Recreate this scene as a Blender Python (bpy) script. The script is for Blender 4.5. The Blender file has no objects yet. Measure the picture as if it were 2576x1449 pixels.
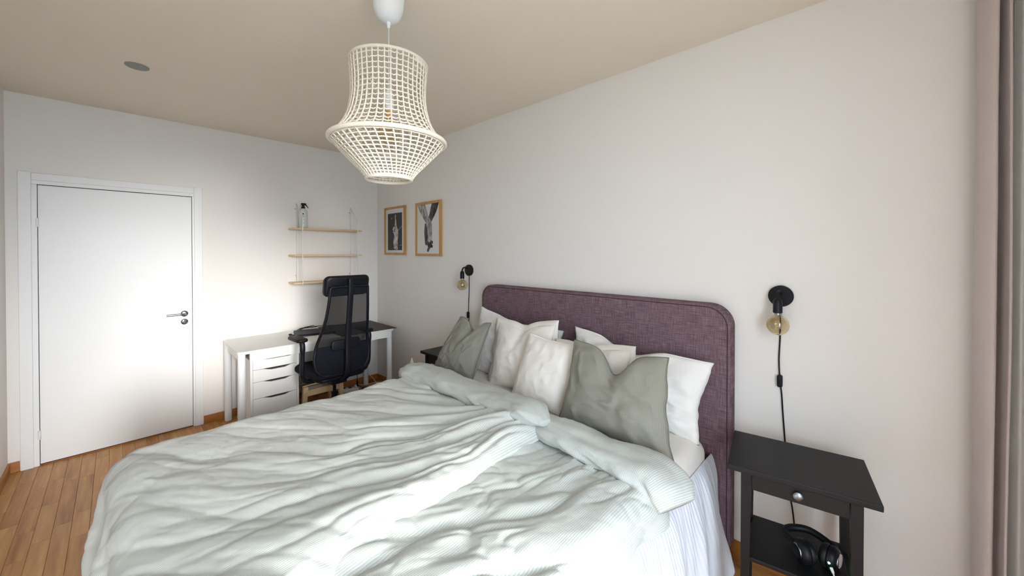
import bpy, bmesh, math, random
import numpy as np
from mathutils import Vector, Matrix

random.seed(7)
S = bpy.context.scene
COL = S.collection
PI = math.pi

# ------------------------------------------------------------------ camera
cam = bpy.data.cameras.new('camera')
cam.sensor_fit = 'HORIZONTAL'
cam.sensor_width = 36.0
cam.lens = 956.07 / 2576 * 36.0
cam.shift_y = -(724.5 - 641.4) / 2576
cam.clip_start = 0.02
camo = bpy.data.objects.new('camera', cam)
COL.objects.link(camo)
camo.location = (4.3826, -2.2042, 1.5547)
_th, _pi = 0.8065, 0.0088
_f = Vector((-math.cos(_th) * math.cos(_pi), math.sin(_th) * math.cos(_pi), -math.sin(_pi)))
camo.rotation_euler = _f.to_track_quat('-Z', 'Y').to_euler()
S.camera = camo

# ------------------------------------------------------------------ world, daylight, exposure
W = bpy.data.worlds.new('overcast_sky')
S.world = W
W.use_nodes = True
_bg = W.node_tree.nodes['Background']
_bg.inputs['Color'].default_value = (0.73, 0.862, 1.0, 1)
_bg.inputs['Strength'].default_value = 3.3
WIN_Y0, WIN_Y1, WIN_Z0, WIN_Z1 = -2.68, -1.35, 0.10, 2.40
_pl = bpy.data.lights.new('window_daylight', 'AREA')
_pl.shape = 'RECTANGLE'
_pl.size, _pl.size_y = WIN_Y1 - WIN_Y0, WIN_Z1 - WIN_Z0
_pl.cycles.is_portal = True
_po = bpy.data.objects.new('window_daylight', _pl)
COL.objects.link(_po)
_po.location = (5.27, (WIN_Y0 + WIN_Y1) / 2, (WIN_Z0 + WIN_Z1) / 2)
_po.rotation_euler = (0, PI / 2, PI)
_po.rotation_euler = Vector((-1, 0, 0)).to_track_quat('-Z', 'Z').to_euler()
_sl = bpy.data.lights.new('hazy_low_sun', 'SUN')
_sl.energy = 1.22
_sl.angle = math.radians(22)
_sl.color = (1.0, .98, .95)
_so = bpy.data.objects.new('hazy_low_sun', _sl)
COL.objects.link(_so)
_so.location = (9, -2.5, 3)
_so.rotation_euler = Vector((-1, .10, -.165)).to_track_quat('-Z', 'Z').to_euler()
S.view_settings.view_transform = 'Standard'
S.view_settings.look = 'None'
S.view_settings.gamma = 1.0
S.view_settings.use_curve_mapping = False
S.view_settings.exposure = 2.02
S.cycles.use_denoising = True
S.cycles.max_bounces = 7
S.cycles.diffuse_bounces = 4
S.cycles.glossy_bounces = 3
S.cycles.transmission_bounces = 8
S.cycles.transparent_max_bounces = 8
S.cycles.use_adaptive_sampling = True
S.cycles.adaptive_threshold = 0.05
S.cycles.sample_clamp_indirect = 8.0


# ------------------------------------------------------------------ materials
def lin(c):
    return tuple(((v / 255) / 12.92 if v / 255 <= .04045 else ((v / 255 + .055) / 1.055) ** 2.4) for v in c) + (1,)


class Mt:
    def __init__(s, name, col=(200, 200, 200), rough=.6, metal=0.0, spec=.5):
        s.m = bpy.data.materials.new(name)
        s.m.use_nodes = True
        s.t = s.m.node_tree
        s.N = s.t.nodes
        s.b = s.N['Principled BSDF']
        s.b.inputs['Base Color'].default_value = lin(col)
        s.b.inputs['Roughness'].default_value = rough
        s.b.inputs['Metallic'].default_value = metal
        s.b.inputs['Specular IOR Level'].default_value = spec

    def n(s, typ, **kw):
        nd = s.N.new(typ)
        for k, v in kw.items():
            if k in nd.inputs.keys() if isinstance(k, str) else False:
                nd.inputs[k].default_value = v
            else:
                setattr(nd, k, v)
        return nd

    def l(s, a, b):
        s.t.links.new(a, b)

    def coords(s, kind='Object', scale=(1, 1, 1), rot=(0, 0, 0)):
        tc = s.n('ShaderNodeTexCoord')
        mp = s.n('ShaderNodeMapping')
        mp.inputs['Scale'].default_value = scale
        mp.inputs['Rotation'].default_value = rot
        s.l(tc.outputs[kind], mp.inputs['Vector'])
        return mp.outputs['Vector']

    def noise(s, vec, scale=10, detail=3, rough=.5):
        nz = s.n('ShaderNodeTexNoise')
        nz.inputs['Scale'].default_value = scale
        nz.inputs['Detail'].default_value = detail
        nz.inputs['Roughness'].default_value = rough
        if vec is not None:
            s.l(vec, nz.inputs['Vector'])
        return nz.outputs['Fac']

    def ramp(s, fac, stops):
        r = s.n('ShaderNodeValToRGB')
        e = r.color_ramp.elements
        while len(e) < len(stops):
            e.new(.5)
        for k, (p, c) in enumerate(stops):
            e[k].position = p
            e[k].color = lin(c)
        s.l(fac, r.inputs['Fac'])
        return r.outputs['Color']

    def base(s, col):
        s.l(col, s.b.inputs['Base Color'])

    def bump(s, fac, strength=.2, dist=.002):
        b = s.n('ShaderNodeBump')
        b.inputs['Strength'].default_value = strength
        b.inputs['Distance'].default_value = dist
        s.l(fac, b.inputs['Height'])
        s.l(b.outputs['Normal'], s.b.inputs['Normal'])
        return s


def paint(name, col, rough=.7, bumps=.06, scale=220):
    m = Mt(name, col, rough, spec=.25)
    v = m.coords()
    m.bump(m.noise(v, scale, 0), bumps, .001)
    return m.m


M = {}
M['wall'] = paint('wall_paint', (242, 236, 230))
M['ceiling'] = paint('ceiling_paint', (246, 234, 217))
M['white_gloss'] = paint('white_lacquer', (242, 241, 239), .35, .02, 60)
M['desk_white'] = paint('white_foil', (240, 238, 234), .4, .02, 60)
M['white_metal'] = paint('white_powder_coat', (238, 238, 238), .4, .02, 90)
M['white_plastic'] = paint('white_plastic', (240, 240, 238), .35, .01, 60)
M['black_metal'] = paint('black_powder_coat', (22, 22, 26), .5, .05, 300)
M['black_plastic'] = paint('black_plastic', (20, 21, 27), .42, .06, 400)
M['rubber_black'] = paint('black_rubber', (15, 15, 17), .55, .03, 200)
M['black_leather'] = paint('black_leatherette', (21, 21, 25), .45, .3, 90)
M['chrome'] = Mt('polished_steel', (176, 180, 186), .14, 1.0).m
M['steel'] = Mt('brushed_steel', (150, 155, 162), .35, 1.0).m
M['grey_metal'] = paint('grey_cover_plate', (150, 152, 144), .5, .05, 80)
M['shade_grey'] = paint('shade_dark_grey', (52, 54, 58), .7)  # plain dark grey; also paints the shade inside the drawer grips
M['ground'] = paint('outdoor_paving', (150, 150, 146), .9)

# amber bulb glass
g = Mt('amber_bulb_glass', (254, 243, 215), .01)
g.b.inputs['Transmission Weight'].default_value = 1.0
g.b.inputs['IOR'].default_value = 1.42
g.b.inputs['Coat Weight'].default_value = .6
M['amber'] = g.m
g = Mt('filament_gold', (214, 150, 60), .4)
M['filament'] = g.m
# LED
g = Mt('green_led', (20, 200, 70), .4)
g.b.inputs['Emission Color'].default_value = (.05, 1, .18, 1)
g.b.inputs['Emission Strength'].default_value = 6
M['led'] = g.m


def wood(name, stops, axis=0, scale=1.0, rough=.45, rnd=.0, bumps=.08):
    m = Mt(name, (180, 140, 90), rough, spec=.35)
    sc = [26 * scale] * 3
    sc[axis] = 2.2 * scale
    v = m.coords('Object', tuple(sc))
    info = m.n('ShaderNodeObjectInfo')
    add = m.n('ShaderNodeVectorMath', operation='ADD')
    mul = m.n('ShaderNodeVectorMath', operation='SCALE')
    cmb = m.n('ShaderNodeCombineXYZ')
    for k in 'XYZ':
        m.l(info.outputs['Random'], cmb.inputs[k])
    m.l(cmb.outputs[0], mul.inputs[0])
    mul.inputs['Scale'].default_value = 90.0
    m.l(v, add.inputs[0])
    m.l(mul.outputs[0], add.inputs[1])
    f = m.noise(add.outputs[0], 1.0, 5, .6)
    if rnd:
        a = m.n('ShaderNodeMath', operation='MULTIPLY_ADD')
        m.l(info.outputs['Random'], a.inputs[0])
        a.inputs[1].default_value = rnd
        b = m.n('ShaderNodeMath', operation='SUBTRACT')
        m.l(f, b.inputs[0])
        b.inputs[1].default_value = rnd / 2
        m.l(b.outputs[0], a.inputs[2])
        f2 = a.outputs[0]
    else:
        f2 = f
    m.base(m.ramp(f2, stops))
    m.bump(f, bumps, .001)
    return m.m


M['oak_floor'] = wood('oak_parquet', [(.25, (158, 105, 55)), (.45, (186, 133, 77)), (.6, (198, 147, 88)), (.8, (212, 167, 108))], 0, 1, .38, .22)
M['oak_trim'] = wood('oak_skirting', [(.25, (150, 92, 42)), (.7, (190, 128, 66))], 0, .6)
M['oak_trim_y'] = wood('oak_skirting_crosswise', [(.25, (150, 92, 42)), (.7, (190, 128, 66))], 1, .6)
M['birch'] = wood('pale_birch', [(.25, (212, 178, 132)), (.7, (234, 208, 168))], 1, .7)
M['frame_oak'] = wood('frame_oak', [(.25, (186, 136, 76)), (.7, (210, 164, 102))], 2, .8)
M['black_wood'] = wood('black_brown_wood', [(.2, (11, 10, 12)), (.8, (25, 22, 24))], 0, 1.2, .5, 0, .12)
M['dark_top'] = wood('dark_brown_mat', [(.2, (44, 28, 27)), (.8, (62, 43, 41))], 1, 1.0, .5)


def weave(name, a, b, rough=.9, stripe=None, fine=900, bumps=.25, crumple=0.0):
    """woven cloth; stripe = (period m, contrast) along the cloth's length from its UVs (metres)"""
    m = Mt(name, a, rough, spec=.15)
    m.b.inputs['Sheen Weight'].default_value = .15
    v = m.coords('UV', (1, 1, 1))
    n1 = m.noise(v, fine, 2)
    if stripe:
        sep = m.n('ShaderNodeSeparateXYZ')
        m.l(v, sep.inputs[0])
        mu = m.n('ShaderNodeMath', operation='MULTIPLY')
        mu.inputs[1].default_value = 2 * PI / stripe[0]
        m.l(sep.outputs['X'], mu.inputs[0])
        si = m.n('ShaderNodeMath', operation='SINE')
        m.l(mu.outputs[0], si.inputs[0])
        ma = m.n('ShaderNodeMath', operation='MULTIPLY_ADD')
        m.l(si.outputs[0], ma.inputs[0])
        ma.inputs[1].default_value = stripe[1] * .5
        ma.inputs[2].default_value = .5
        lo = m.noise(v, 6, 2)
        m2 = m.n('ShaderNodeMath', operation='MULTIPLY_ADD')
        m.l(lo, m2.inputs[0])
        m2.inputs[1].default_value = .25
        sub = m.n('ShaderNodeMath', operation='SUBTRACT')
        m.l(ma.outputs[0], sub.inputs[0])
        sub.inputs[1].default_value = .125
        m.l(sub.outputs[0], m2.inputs[2])
        fac = m2.outputs[0]
    else:
        fac = n1
    m.base(m.ramp(fac, [(0.1, a), (.9, b)]))
    if crumple:
        n2 = m.noise(v, 22, 5, .6)
        mx = m.n('ShaderNodeMath', operation='MULTIPLY_ADD')
        m.l(n2, mx.inputs[0])
        mx.inputs[1].default_value = crumple
        m.l(n1, mx.inputs[2])
        m.bump(mx.outputs[0], bumps, .0015)
    else:
        m.bump(n1, bumps, .001)
    return m.m


M['duvet'] = weave('sage_striped_linen', (178, 180, 172), (213, 215, 209), .95, (.0065, .55), 700, .35, 5.0)
M['sage'] = weave('sage_pillow_linen', (130, 127, 115), (156, 152, 140), .95, (.0065, .5), 700, .3, 3.0)
M['cream'] = weave('cream_cotton', (238, 229, 219), (246, 239, 230), .9, None, 300, .2, 5.0)
M['white_linen'] = weave('white_linen', (236, 232, 226), (245, 242, 237), .9, None, 300, .2, 5.0)
M['skirt'] = weave('white_cotton_voile', (214, 215, 222), (224, 225, 231), .9, None, 300, .2, 5.0)
M['sage_dark'] = weave('sage_seam', (104, 106, 92), (126, 128, 112))
M['curtain'] = weave('dusty_rose_curtain', (198, 183, 178), (210, 196, 191), .95, None, 400, .3, 2.0)
M['sheer'] = weave('pale_grey_sheer', (216, 212, 208), (226, 223, 220), .95, None, 400, .3, 2.0)
M['crochet'] = weave('crochet_cotton', (218, 206, 188), (234, 224, 208), .95, None, 500, .5)

# headboard: cross-woven heathered fabric
m = Mt('heather_purple_fabric', (100, 80, 90), .95, spec=.1)
va = m.coords('Object', (14, 14, 240))
vb = m.coords('Object', (240, 14, 14))
na, nb = m.noise(va, 1, 3), m.noise(vb, 1, 3)
ad = m.n('ShaderNodeMath', operation='ADD')
m.l(na, ad.inputs[0])
m.l(nb, ad.inputs[1])
hf = m.n('ShaderNodeMath', operation='MULTIPLY')
hf.inputs[1].default_value = .5
m.l(ad.outputs[0], hf.inputs[0])
m.base(m.ramp(hf.outputs[0], [(.3, (80, 61, 70)), (.5, (118, 95, 102)), (.7, (146, 123, 127))]))
m.bump(hf.outputs[0], .4, .001)
M['heather'] = m.m
M['heather_dark'] = paint('heather_seam', (70, 52, 62), .95)

# chair fabric and see-through mesh
m = Mt('chair_fabric', (20, 22, 30), .9, spec=.2)
m.bump(m.noise(m.coords(), 700, 2), .3, .001)
M['chair_fabric'] = m.m
m = Mt('chair_mesh', (16, 16, 20), .8, spec=.2)
tr = m.n('ShaderNodeBsdfTransparent')
mx = m.n('ShaderNodeMixShader')
mx.inputs[0].default_value = .80
m.l(tr.outputs[0], mx.inputs[1])
m.l(m.b.outputs[0], mx.inputs[2])
m.l(mx.outputs[0], m.N['Material Output'].inputs['Surface'])
M['chair_mesh'] = m.m

# print greys
M['paper'] = paint('print_paper', (226, 224, 224), .6, .0)
M['ink_dark'] = paint('print_charcoal', (70, 69, 72), .6, .0)
for k, (a, b) in dict(skin_light=((84, 82, 84), (196, 193, 192)), skin_dark=((26, 26, 28), (98, 96, 98)), figure=((120, 119, 118), (228, 226, 222))).items():
    m = Mt('print_' + k, a, .6, spec=.2)
    m.base(m.ramp(m.noise(m.coords('Object', (22, 1, 9)), 1.6, 4), [(.33, a), (.62, b)]))
    M[k] = m.m
g = Mt('clear_bottle_plastic', (238, 238, 235), .25)
g.b.inputs['Transmission Weight'].default_value = .2
M['bottle'] = g.m
M['bench_seat'] = paint('bench_grey_seat', (150, 138, 126), .8)


# ------------------------------------------------------------------ geometry helpers
class MB:
    """collects vertices and faces in world (or local) metres"""

    def __init__(s):
        s.v, s.f, s.uv = [], [], None

    def add(s, v, f):
        o = len(s.v)
        s.v += [tuple(map(float, p)) for p in v]
        s.f += [tuple(i + o for i in q) for q in f]
        return s

    def box(s, x0, x1, y0, y1, z0, z1, bev=0.0, seg=2):
        bm = bmesh.new()
        bmesh.ops.create_cube(bm, size=1)
        for p in bm.verts:
            p.co = Vector(((x0 + x1) / 2 + p.co.x * (x1 - x0), (y0 + y1) / 2 + p.co.y * (y1 - y0), (z0 + z1) / 2 + p.co.z * (z1 - z0)))
        if bev:
            bmesh.ops.bevel(bm, geom=list(bm.edges), offset=bev, segments=seg, profile=.5, affect='EDGES')
        bm.verts.index_update()
        s.add([p.co for p in bm.verts], [[q.index for q in fc.verts] for fc in bm.faces])
        bm.free()
        return s

    def tube(s, path, r, n=8, cap=True, closed=False):
        P = [Vector(p) for p in path]
        R = r if hasattr(r, '__len__') else [r] * len(P)
        m = len(P)
        T = []
        for i in range(m):
            a = P[(i - 1) % m] if (closed or i > 0) else P[i]
            b = P[(i + 1) % m] if (closed or i < m - 1) else P[i]
            T.append((b - a).normalized())
        ref = Vector((0, 0, 1)) if abs(T[0].z) < .9 else Vector((1, 0, 0))
        u = (ref - T[0] * ref.dot(T[0])).normalized()
        vs, fs = [], []
        for i in range(m):
            u = (u - T[i] * u.dot(T[i])).normalized()
            w = T[i].cross(u)
            for k in range(n):
                a = 2 * PI * k / n
                vs.append(P[i] + (u * math.cos(a) + w * math.sin(a)) * R[i])
        for i in range(m if closed else m - 1):
            j = (i + 1) % m
            for k in range(n):
                fs.append((i * n + k, i * n + (k + 1) % n, j * n + (k + 1) % n, j * n + k))
        if cap and not closed:
            fs.append(tuple(reversed(range(n))))
            fs.append(tuple((m - 1) * n + k for k in range(n)))
        return s.add(vs, fs)

    def lathe(s, prof, c=(0, 0, 0), n=32, axis='z', closed=False):
        vs, fs = [], []
        m = len(prof)
        for r, h in prof:
            for k in range(n):
                a = 2 * PI * k / n
                x, y, z = r * math.cos(a), r * math.sin(a), h
                if axis == 'y':
                    x, y, z = x, z, y
                if axis == 'x':
                    x, y, z = z, x, y
                vs.append((c[0] + x, c[1] + y, c[2] + z))
        for i in range(m - 1):
            for k in range(n):
                fs.append((i * n + k, i * n + (k + 1) % n, (i + 1) * n + (k + 1) % n, (i + 1) * n + k))
        if not closed:
            fs.append(tuple(reversed(range(n))))
            fs.append(tuple((m - 1) * n + k for k in range(n)))
        return s.add(vs, fs)

    def prism(s, poly, fn0, fn1):
        """extruded polygon: fn0/fn1 map a 2-D point to the two end planes"""
        n = len(poly)
        vs = [fn0(*p) for p in poly] + [fn1(*p) for p in poly]
        fs = [tuple(reversed(range(n))), tuple(range(n, 2 * n))]
        fs += [(i, (i + 1) % n, n + (i + 1) % n, n + i) for i in range(n)]
        return s.add(vs, fs)

    def grid(s, A, uv=None, wrap=False):
        """A: (rows, cols, 3) array"""
        r, c = A.shape[:2]
        fs = []
        for i in range(r - 1):
            for j in range(c if wrap else c - 1):
                k = (j + 1) % c
                fs.append((i * c + j, i * c + k, (i + 1) * c + k, (i + 1) * c + j))
        o = len(s.v)
        s.add(A.reshape(-1, 3), fs)
        if uv is not None:
            s.uv = (s.uv or []) + [None] * (o - len(s.uv or [])) + [tuple(map(float, q)) for q in uv.reshape(-1, 2)]
        return s


LOCAL = set()


def root_of(o):
    while o.parent:
        o = o.parent
    return o


def obj(name, mb, mat, parent=None, smooth=False, fix=True, angle=None):
    me = bpy.data.meshes.new(name)
    v = mb.v
    if parent is not None:
        r = root_of(parent)
        if r.name not in LOCAL:
            L = r.location
            v = [(p[0] - L[0], p[1] - L[1], p[2] - L[2]) for p in v]
    me.from_pydata(v, [], mb.f)
    if mb.uv:
        ul = me.uv_layers.new(name='UVMap')
        idx = np.empty(len(me.loops), np.int32)
        me.loops.foreach_get('vertex_index', idx)
        U = np.array([q if q else (0, 0) for q in mb.uv] + [(0, 0)] * (len(v) - len(mb.uv)), np.float32)
        ul.data.foreach_set('uv', U[idx].ravel())
    if fix:
        bm = bmesh.new()
        bm.from_mesh(me)
        bmesh.ops.recalc_face_normals(bm, faces=bm.faces)
        bm.to_mesh(me)
        bm.free()
    if smooth:
        me.polygons.foreach_set('use_smooth', [True] * len(me.polygons))
        if angle:
            me.set_sharp_from_angle(angle=math.radians(angle))
    me.materials.append(M[mat] if isinstance(mat, str) else mat)
    o = bpy.data.objects.new(name, me)
    COL.objects.link(o)
    if parent is not None:
        o.parent = parent
    return o


def tag(o, label=None, cat=None, group=None, kind=None):
    for k, v in (('label', label), ('category', cat), ('group', group), ('kind', kind)):
        if v:
            o[k] = v
    return o


def thing(name, label, cat, loc, rotz=0, group=None, local=False, kind=None):
    o = bpy.data.objects.new(name, None)
    COL.objects.link(o)
    o.empty_display_size = .1
    o.location = loc
    o.rotation_euler = (0, 0, rotz)
    if local or rotz:
        LOCAL.add(o.name)
    return tag(o, label, cat, group, kind)


def struct(name, mb, mat, parent=None, label=None):
    o = obj(name, mb, mat, parent)
    o['kind'] = 'structure'
    if label:
        o['label'] = label
    return o


def _hash(ix, iy, seed):
    h = (ix * 374761393 + iy * 668265263 + seed * 974711) & 0x7fffffff
    h = ((h ^ (h >> 13)) * 1274126177) & 0x7fffffff
    return ((h ^ (h >> 16)) & 0xffff) / 65535.0


def vn(x, y, seed=0):
    x, y = np.asarray(x, float), np.asarray(y, float)
    ix, iy = np.floor(x).astype(np.int64), np.floor(y).astype(np.int64)
    fx, fy = x - ix, y - iy
    fx, fy = fx ** 3 * (fx * (fx * 6 - 15) + 10), fy ** 3 * (fy * (fy * 6 - 15) + 10)
    a, b = _hash(ix, iy, seed), _hash(ix + 1, iy, seed)
    c, d = _hash(ix, iy + 1, seed), _hash(ix + 1, iy + 1, seed)
    return (a + (b - a) * fx) * (1 - fy) + (c + (d - c) * fx) * fy


def fbm(x, y, seed=0, oct=3, gain=.5):
    t, a, n = 0, 1, 0
    for k in range(oct):
        t = t + a * vn(np.asarray(x) * 2 ** k, np.asarray(y) * 2 ** k, seed + 31 * k)
        n += a
        a *= gain
    return t / n - .5


def ridge(x, y, seed=0):
    """soft creases: 1 on the crest, falling off both sides"""
    return 1 - np.abs(fbm(x, y, seed, 2) * 4).clip(0, 1)


def valley(x, y, seed=0):
    """broad rounded folds parted by narrow creases"""
    return np.abs(fbm(x, y, seed, 2) * 4.2).clip(0, 1) ** .75


def sstep(a, b, x):
    t = np.clip((np.asarray(x, float) - a) / (b - a), 0, 1)
    return t * t * (3 - 2 * t)


def spline(pts, n):
    P = np.array(pts, float)
    t = np.linspace(0, len(P) - 1, n)
    out = []
    for q in t:
        i = min(int(q), len(P) - 2)
        u = q - i
        p0, p1, p2, p3 = P[max(i - 1, 0)], P[i], P[i + 1], P[min(i + 2, len(P) - 1)]
        out.append(.5 * (2 * p1 + (p2 - p0) * u + (2 * p0 - 5 * p1 + 4 * p2 - p3) * u ** 2 + (3 * p1 - p0 - 3 * p2 + p3) * u ** 3))
    return np.array(out)


def rrect(x0, x1, z0, z1, r, n=8, corners=(1, 1, 1, 1)):
    """rounded rectangle, counter-clockwise from bottom-left; corners bl, br, tr, tl"""
    pts = []
    for (cx, cz, a0), c in zip(((x0 + r, z0 + r, PI), (x1 - r, z0 + r, 1.5 * PI), (x1 - r, z1 - r, 0), (x0 + r, z1 - r, .5 * PI)), corners):
        if not c:
            pts.append((x0 if cx < (x0 + x1) / 2 else x1, z0 if cz < (z0 + z1) / 2 else z1))
            continue
        for k in range(n + 1):
            a = a0 + .5 * PI * k / n
            pts.append((cx + r * math.cos(a), cz + r * math.sin(a)))
    return pts


def cushion(poly, fn, t, edge, steps=5):
    """a padded slab: outline poly, fn(u, w, depth) -> 3-D; rounded rims of size edge, total thickness t"""
    mb = MB()
    P = np.array(poly)
    c = P.mean(0)
    n = len(P)
    rings = []
    for k in range(steps + 1):
        a = .5 * PI * k / steps
        rings.append((edge * (1 - math.sin(a)), edge * (1 - math.cos(a))))
    prof = rings + [(ins, t - d) for ins, d in reversed(rings)]
    ext = np.abs(P - c).max(0)
    for ins, d in prof:
        Q = c + (P - c) * (1 - ins / ext)
        mb.v += [tuple(map(float, fn(q[0], q[1], d))) for q in Q]
    for i in range(len(prof) - 1):
        for k in range(n):
            mb.f.append((i * n + k, i * n + (k + 1) % n, (i + 1) * n + (k + 1) % n, (i + 1) * n + k))
    mb.f.append(tuple(reversed(range(n))))
    mb.f.append(tuple((len(prof) - 1) * n + k for k in range(n)))
    return mb


# ------------------------------------------------------------------ the room
RX, RY, RH = 4.95, -2.736, 2.676
DY0, DY1 = -2.594, -1.734          # door leaf

fl = struct('floor', MB().box(-.1, RX + .1, RY - .1, .1, -.12, -.012), 'oak_trim')
# oak strips 7 cm wide, laid along the room; the visible ones singly
PW = .0702
tmpl = {}


def strip_mesh(L):
    key = round(L, 3)
    if key not in tmpl:
        e, hw = .0012, PW / 2 - .0004
        v = [(0, -hw, -.012), (L - .0008, -hw, -.012), (L - .0008, hw, -.012), (0, hw, -.012),
             (0, -hw, -e), (L - .0008, -hw, -e), (L - .0008, hw, -e), (0, hw, -e),
             (e, -hw + e, 0), (L - .0008 - e, -hw + e, 0), (L - .0008 - e, hw - e, 0), (e, hw - e, 0)]
        f = [(0, 1, 5, 4), (1, 2, 6, 5), (2, 3, 7, 6), (3, 0, 4, 7), (4, 5, 9, 8), (5, 6, 10, 9), (6, 7, 11, 10), (7, 4, 8, 11), (8, 9, 10, 11)]
        me = bpy.data.meshes.new('plank')
        me.from_pydata(v, [], f)
        me.materials.append(M['oak_floor'])
        tmpl[key] = me
    return tmpl[key]


hidden = MB()
lens = [.28, .36, .44, .52, .60]
nrow = int(round(-RY / PW))
for r in range(nrow):
    yc = -(r + .5) * PW
    x = -random.choice([0, .1, .2, .26])
    while x < RX:
        L = random.choice(lens)
        a, b = max(x, 0), min(x + L, RX)
        if b - a > .02:
            seen = a < 1.62 or (b > 3.75 and a < 4.7 and yc > -.75)
            L2 = round(b - a, 2)
            if seen:
                o = bpy.data.objects.new('plank', strip_mesh(L2))
                COL.objects.link(o)
                o.parent = fl
                o.location = (a, yc, 0)
            else:
                o_ = strip_mesh(L2)
                hidden.add([(p.co.x + a, p.co.y + yc, p.co.z) for p in o_.vertices], [tuple(q.vertices) for q in o_.polygons])
        x += L
o = obj('plank_rest', hidden, 'oak_floor', fl)
o['kind'] = 'stuff'

struct('ceiling', MB().box(-.1, RX + .1, RY - .1, .1, RH, RH + .1), 'ceiling')
struct('wall_back', MB().box(-.1, RX + .36, 0, .1, -.1, RH + .05), 'wall')
wl = MB()
wl.box(-.1, 0, RY - .1, DY0 - .05, -.1, RH + .05).box(-.1, 0, DY1 + .05, .05, -.1, RH + .05).box(-.1, 0, DY0 - .05, DY1 + .05, 2.09, RH + .05).box(-.14, -.1, DY0 - .1, DY1 + .1, -.1, 2.2)
struct('wall_left', wl, 'wall')
struct('wall_front', MB().box(-.1, RX + .36, RY - .1, RY, -.1, RH + .05), 'wall')
wr = MB()
wr.box(RX, RX + .36, RY - .1, WIN_Y0, -.1, RH + .05).box(RX, RX + .36, WIN_Y1, .05, -.1, RH + .05)
wr.box(RX, RX + .36, WIN_Y0, WIN_Y1, -.1, WIN_Z0).box(RX, RX + .36, WIN_Y0, WIN_Y1, WIN_Z1, RH + .05)
struct('wall_right', wr, 'wall')
# window frame
wn = thing('window_1', 'white framed window lighting the room', None, (RX + .1, WIN_Y0, WIN_Z0), kind='structure')
fr = MB()
ym = (WIN_Y0 + WIN_Y1) / 2
for a, b, c, d in ((WIN_Y0, WIN_Y0 + .05, WIN_Z0, WIN_Z1), (WIN_Y1 - .05, WIN_Y1, WIN_Z0, WIN_Z1), (ym - .03, ym + .03, WIN_Z0 + .05, WIN_Z1 - .05), (WIN_Y0 + .05, WIN_Y1 - .05, WIN_Z0, WIN_Z0 + .05), (WIN_Y0 + .05, WIN_Y1 - .05, WIN_Z1 - .05, WIN_Z1)):
    obj('window_frame_bar', MB().box(RX + .24, RX + .30, a, b, c, d), 'white_gloss', wn)
obj('window_sill', MB().box(RX - .03, RX + .24, WIN_Y0 - .02, WIN_Y1 + .02, WIN_Z0 - .025, WIN_Z0, .004), 'white_gloss', wn)
struct('ground', MB().box(RX + 1, RX + 61, -40, 40, -4.1, -4.0), 'ground', label='paved ground outside below the window')

# baseboards
struct('baseboard_back', MB().box(.012, 4.95, -.012, 0, 0, .07, .002), 'oak_trim')
bl = struct('baseboard_left', MB().box(0, .012, -1.662, 0, 0, .07, .002), 'oak_trim_y')
obj('corner_piece', MB().box(0, .012, RY, -2.684, 0, .07, .002), 'oak_trim_y', bl)
struct('baseboard_front', MB().box(.012, RX, RY, RY + .012, 0, .07, .002), 'oak_trim')

# door
dr = thing('door_1', 'plain white interior door with chrome lever handle', None, (0, (DY0 + DY1) / 2, 0), kind='structure')
leaf = obj('door_leaf', MB().box(-.03, .008, DY0 + .003, DY1 - .003, .012, 2.036, .002), 'white_gloss', dr)
obj('threshold', MB().box(-.08, .0, DY0, DY1, -.01, .004), 'oak_trim_y', dr)
for a, b in ((DY0 - .05, DY0), (DY1, DY1 + .05)):
    obj('jamb', MB().box(-.1, .012, a, b, 0, 2.04, .002), 'white_gloss', dr)
obj('head_jamb', MB().box(-.1, .012, DY0 - .05, DY1 + .05, 2.041, 2.09, .002), 'white_gloss', dr)
for a, b in ((DY0 - .086, DY0 - .026), (DY1 + .014, DY1 + .07)):
    obj('architrave', MB().box(0, .024, a, b, 0, 2.125, .004), 'white_gloss', dr)
obj('architrave_head', MB().box(0, .022, DY0 - .026, DY1 + .014, 2.068, 2.12, .004), 'white_gloss', dr)
hd = obj('rosette', MB().lathe([(.026, .008), (.026, .014), (.022, .018), (.012, .019)], (0, -1.79, 1.012), 24, 'x'), 'chrome', leaf, True, angle=40)
obj('lever', MB().tube(spline([(.015, -1.79, 1.012), (.045, -1.79, 1.012), (.055, -1.805, 1.012), (.056, -1.85, 1.011), (.056, -1.91, 1.01)], 24), .009, 12), 'chrome', leaf, True, angle=50)
lk = obj('lock_escutcheon', MB().lathe([(.025, .008), (.025, .014), (.021, .017), (.008, .018)], (0, -1.79, .942), 24, 'x'), 'chrome', leaf, True, angle=40)
obj('thumb_turn', MB().box(.016, .03, -1.796, -1.784, .926, .958, .003), 'chrome', leaf)
for z in (.225, 1.765):
    obj('hinge', MB().tube([(.014, DY0, z - .032), (.014, DY0, z - .012)], .008, 10).tube([(.014, DY0, z - .011), (.014, DY0, z + .011)], .0085, 10).tube([(.014, DY0, z + .012), (.014, DY0, z + .032)], .008, 10), 'white_metal', dr)

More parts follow.
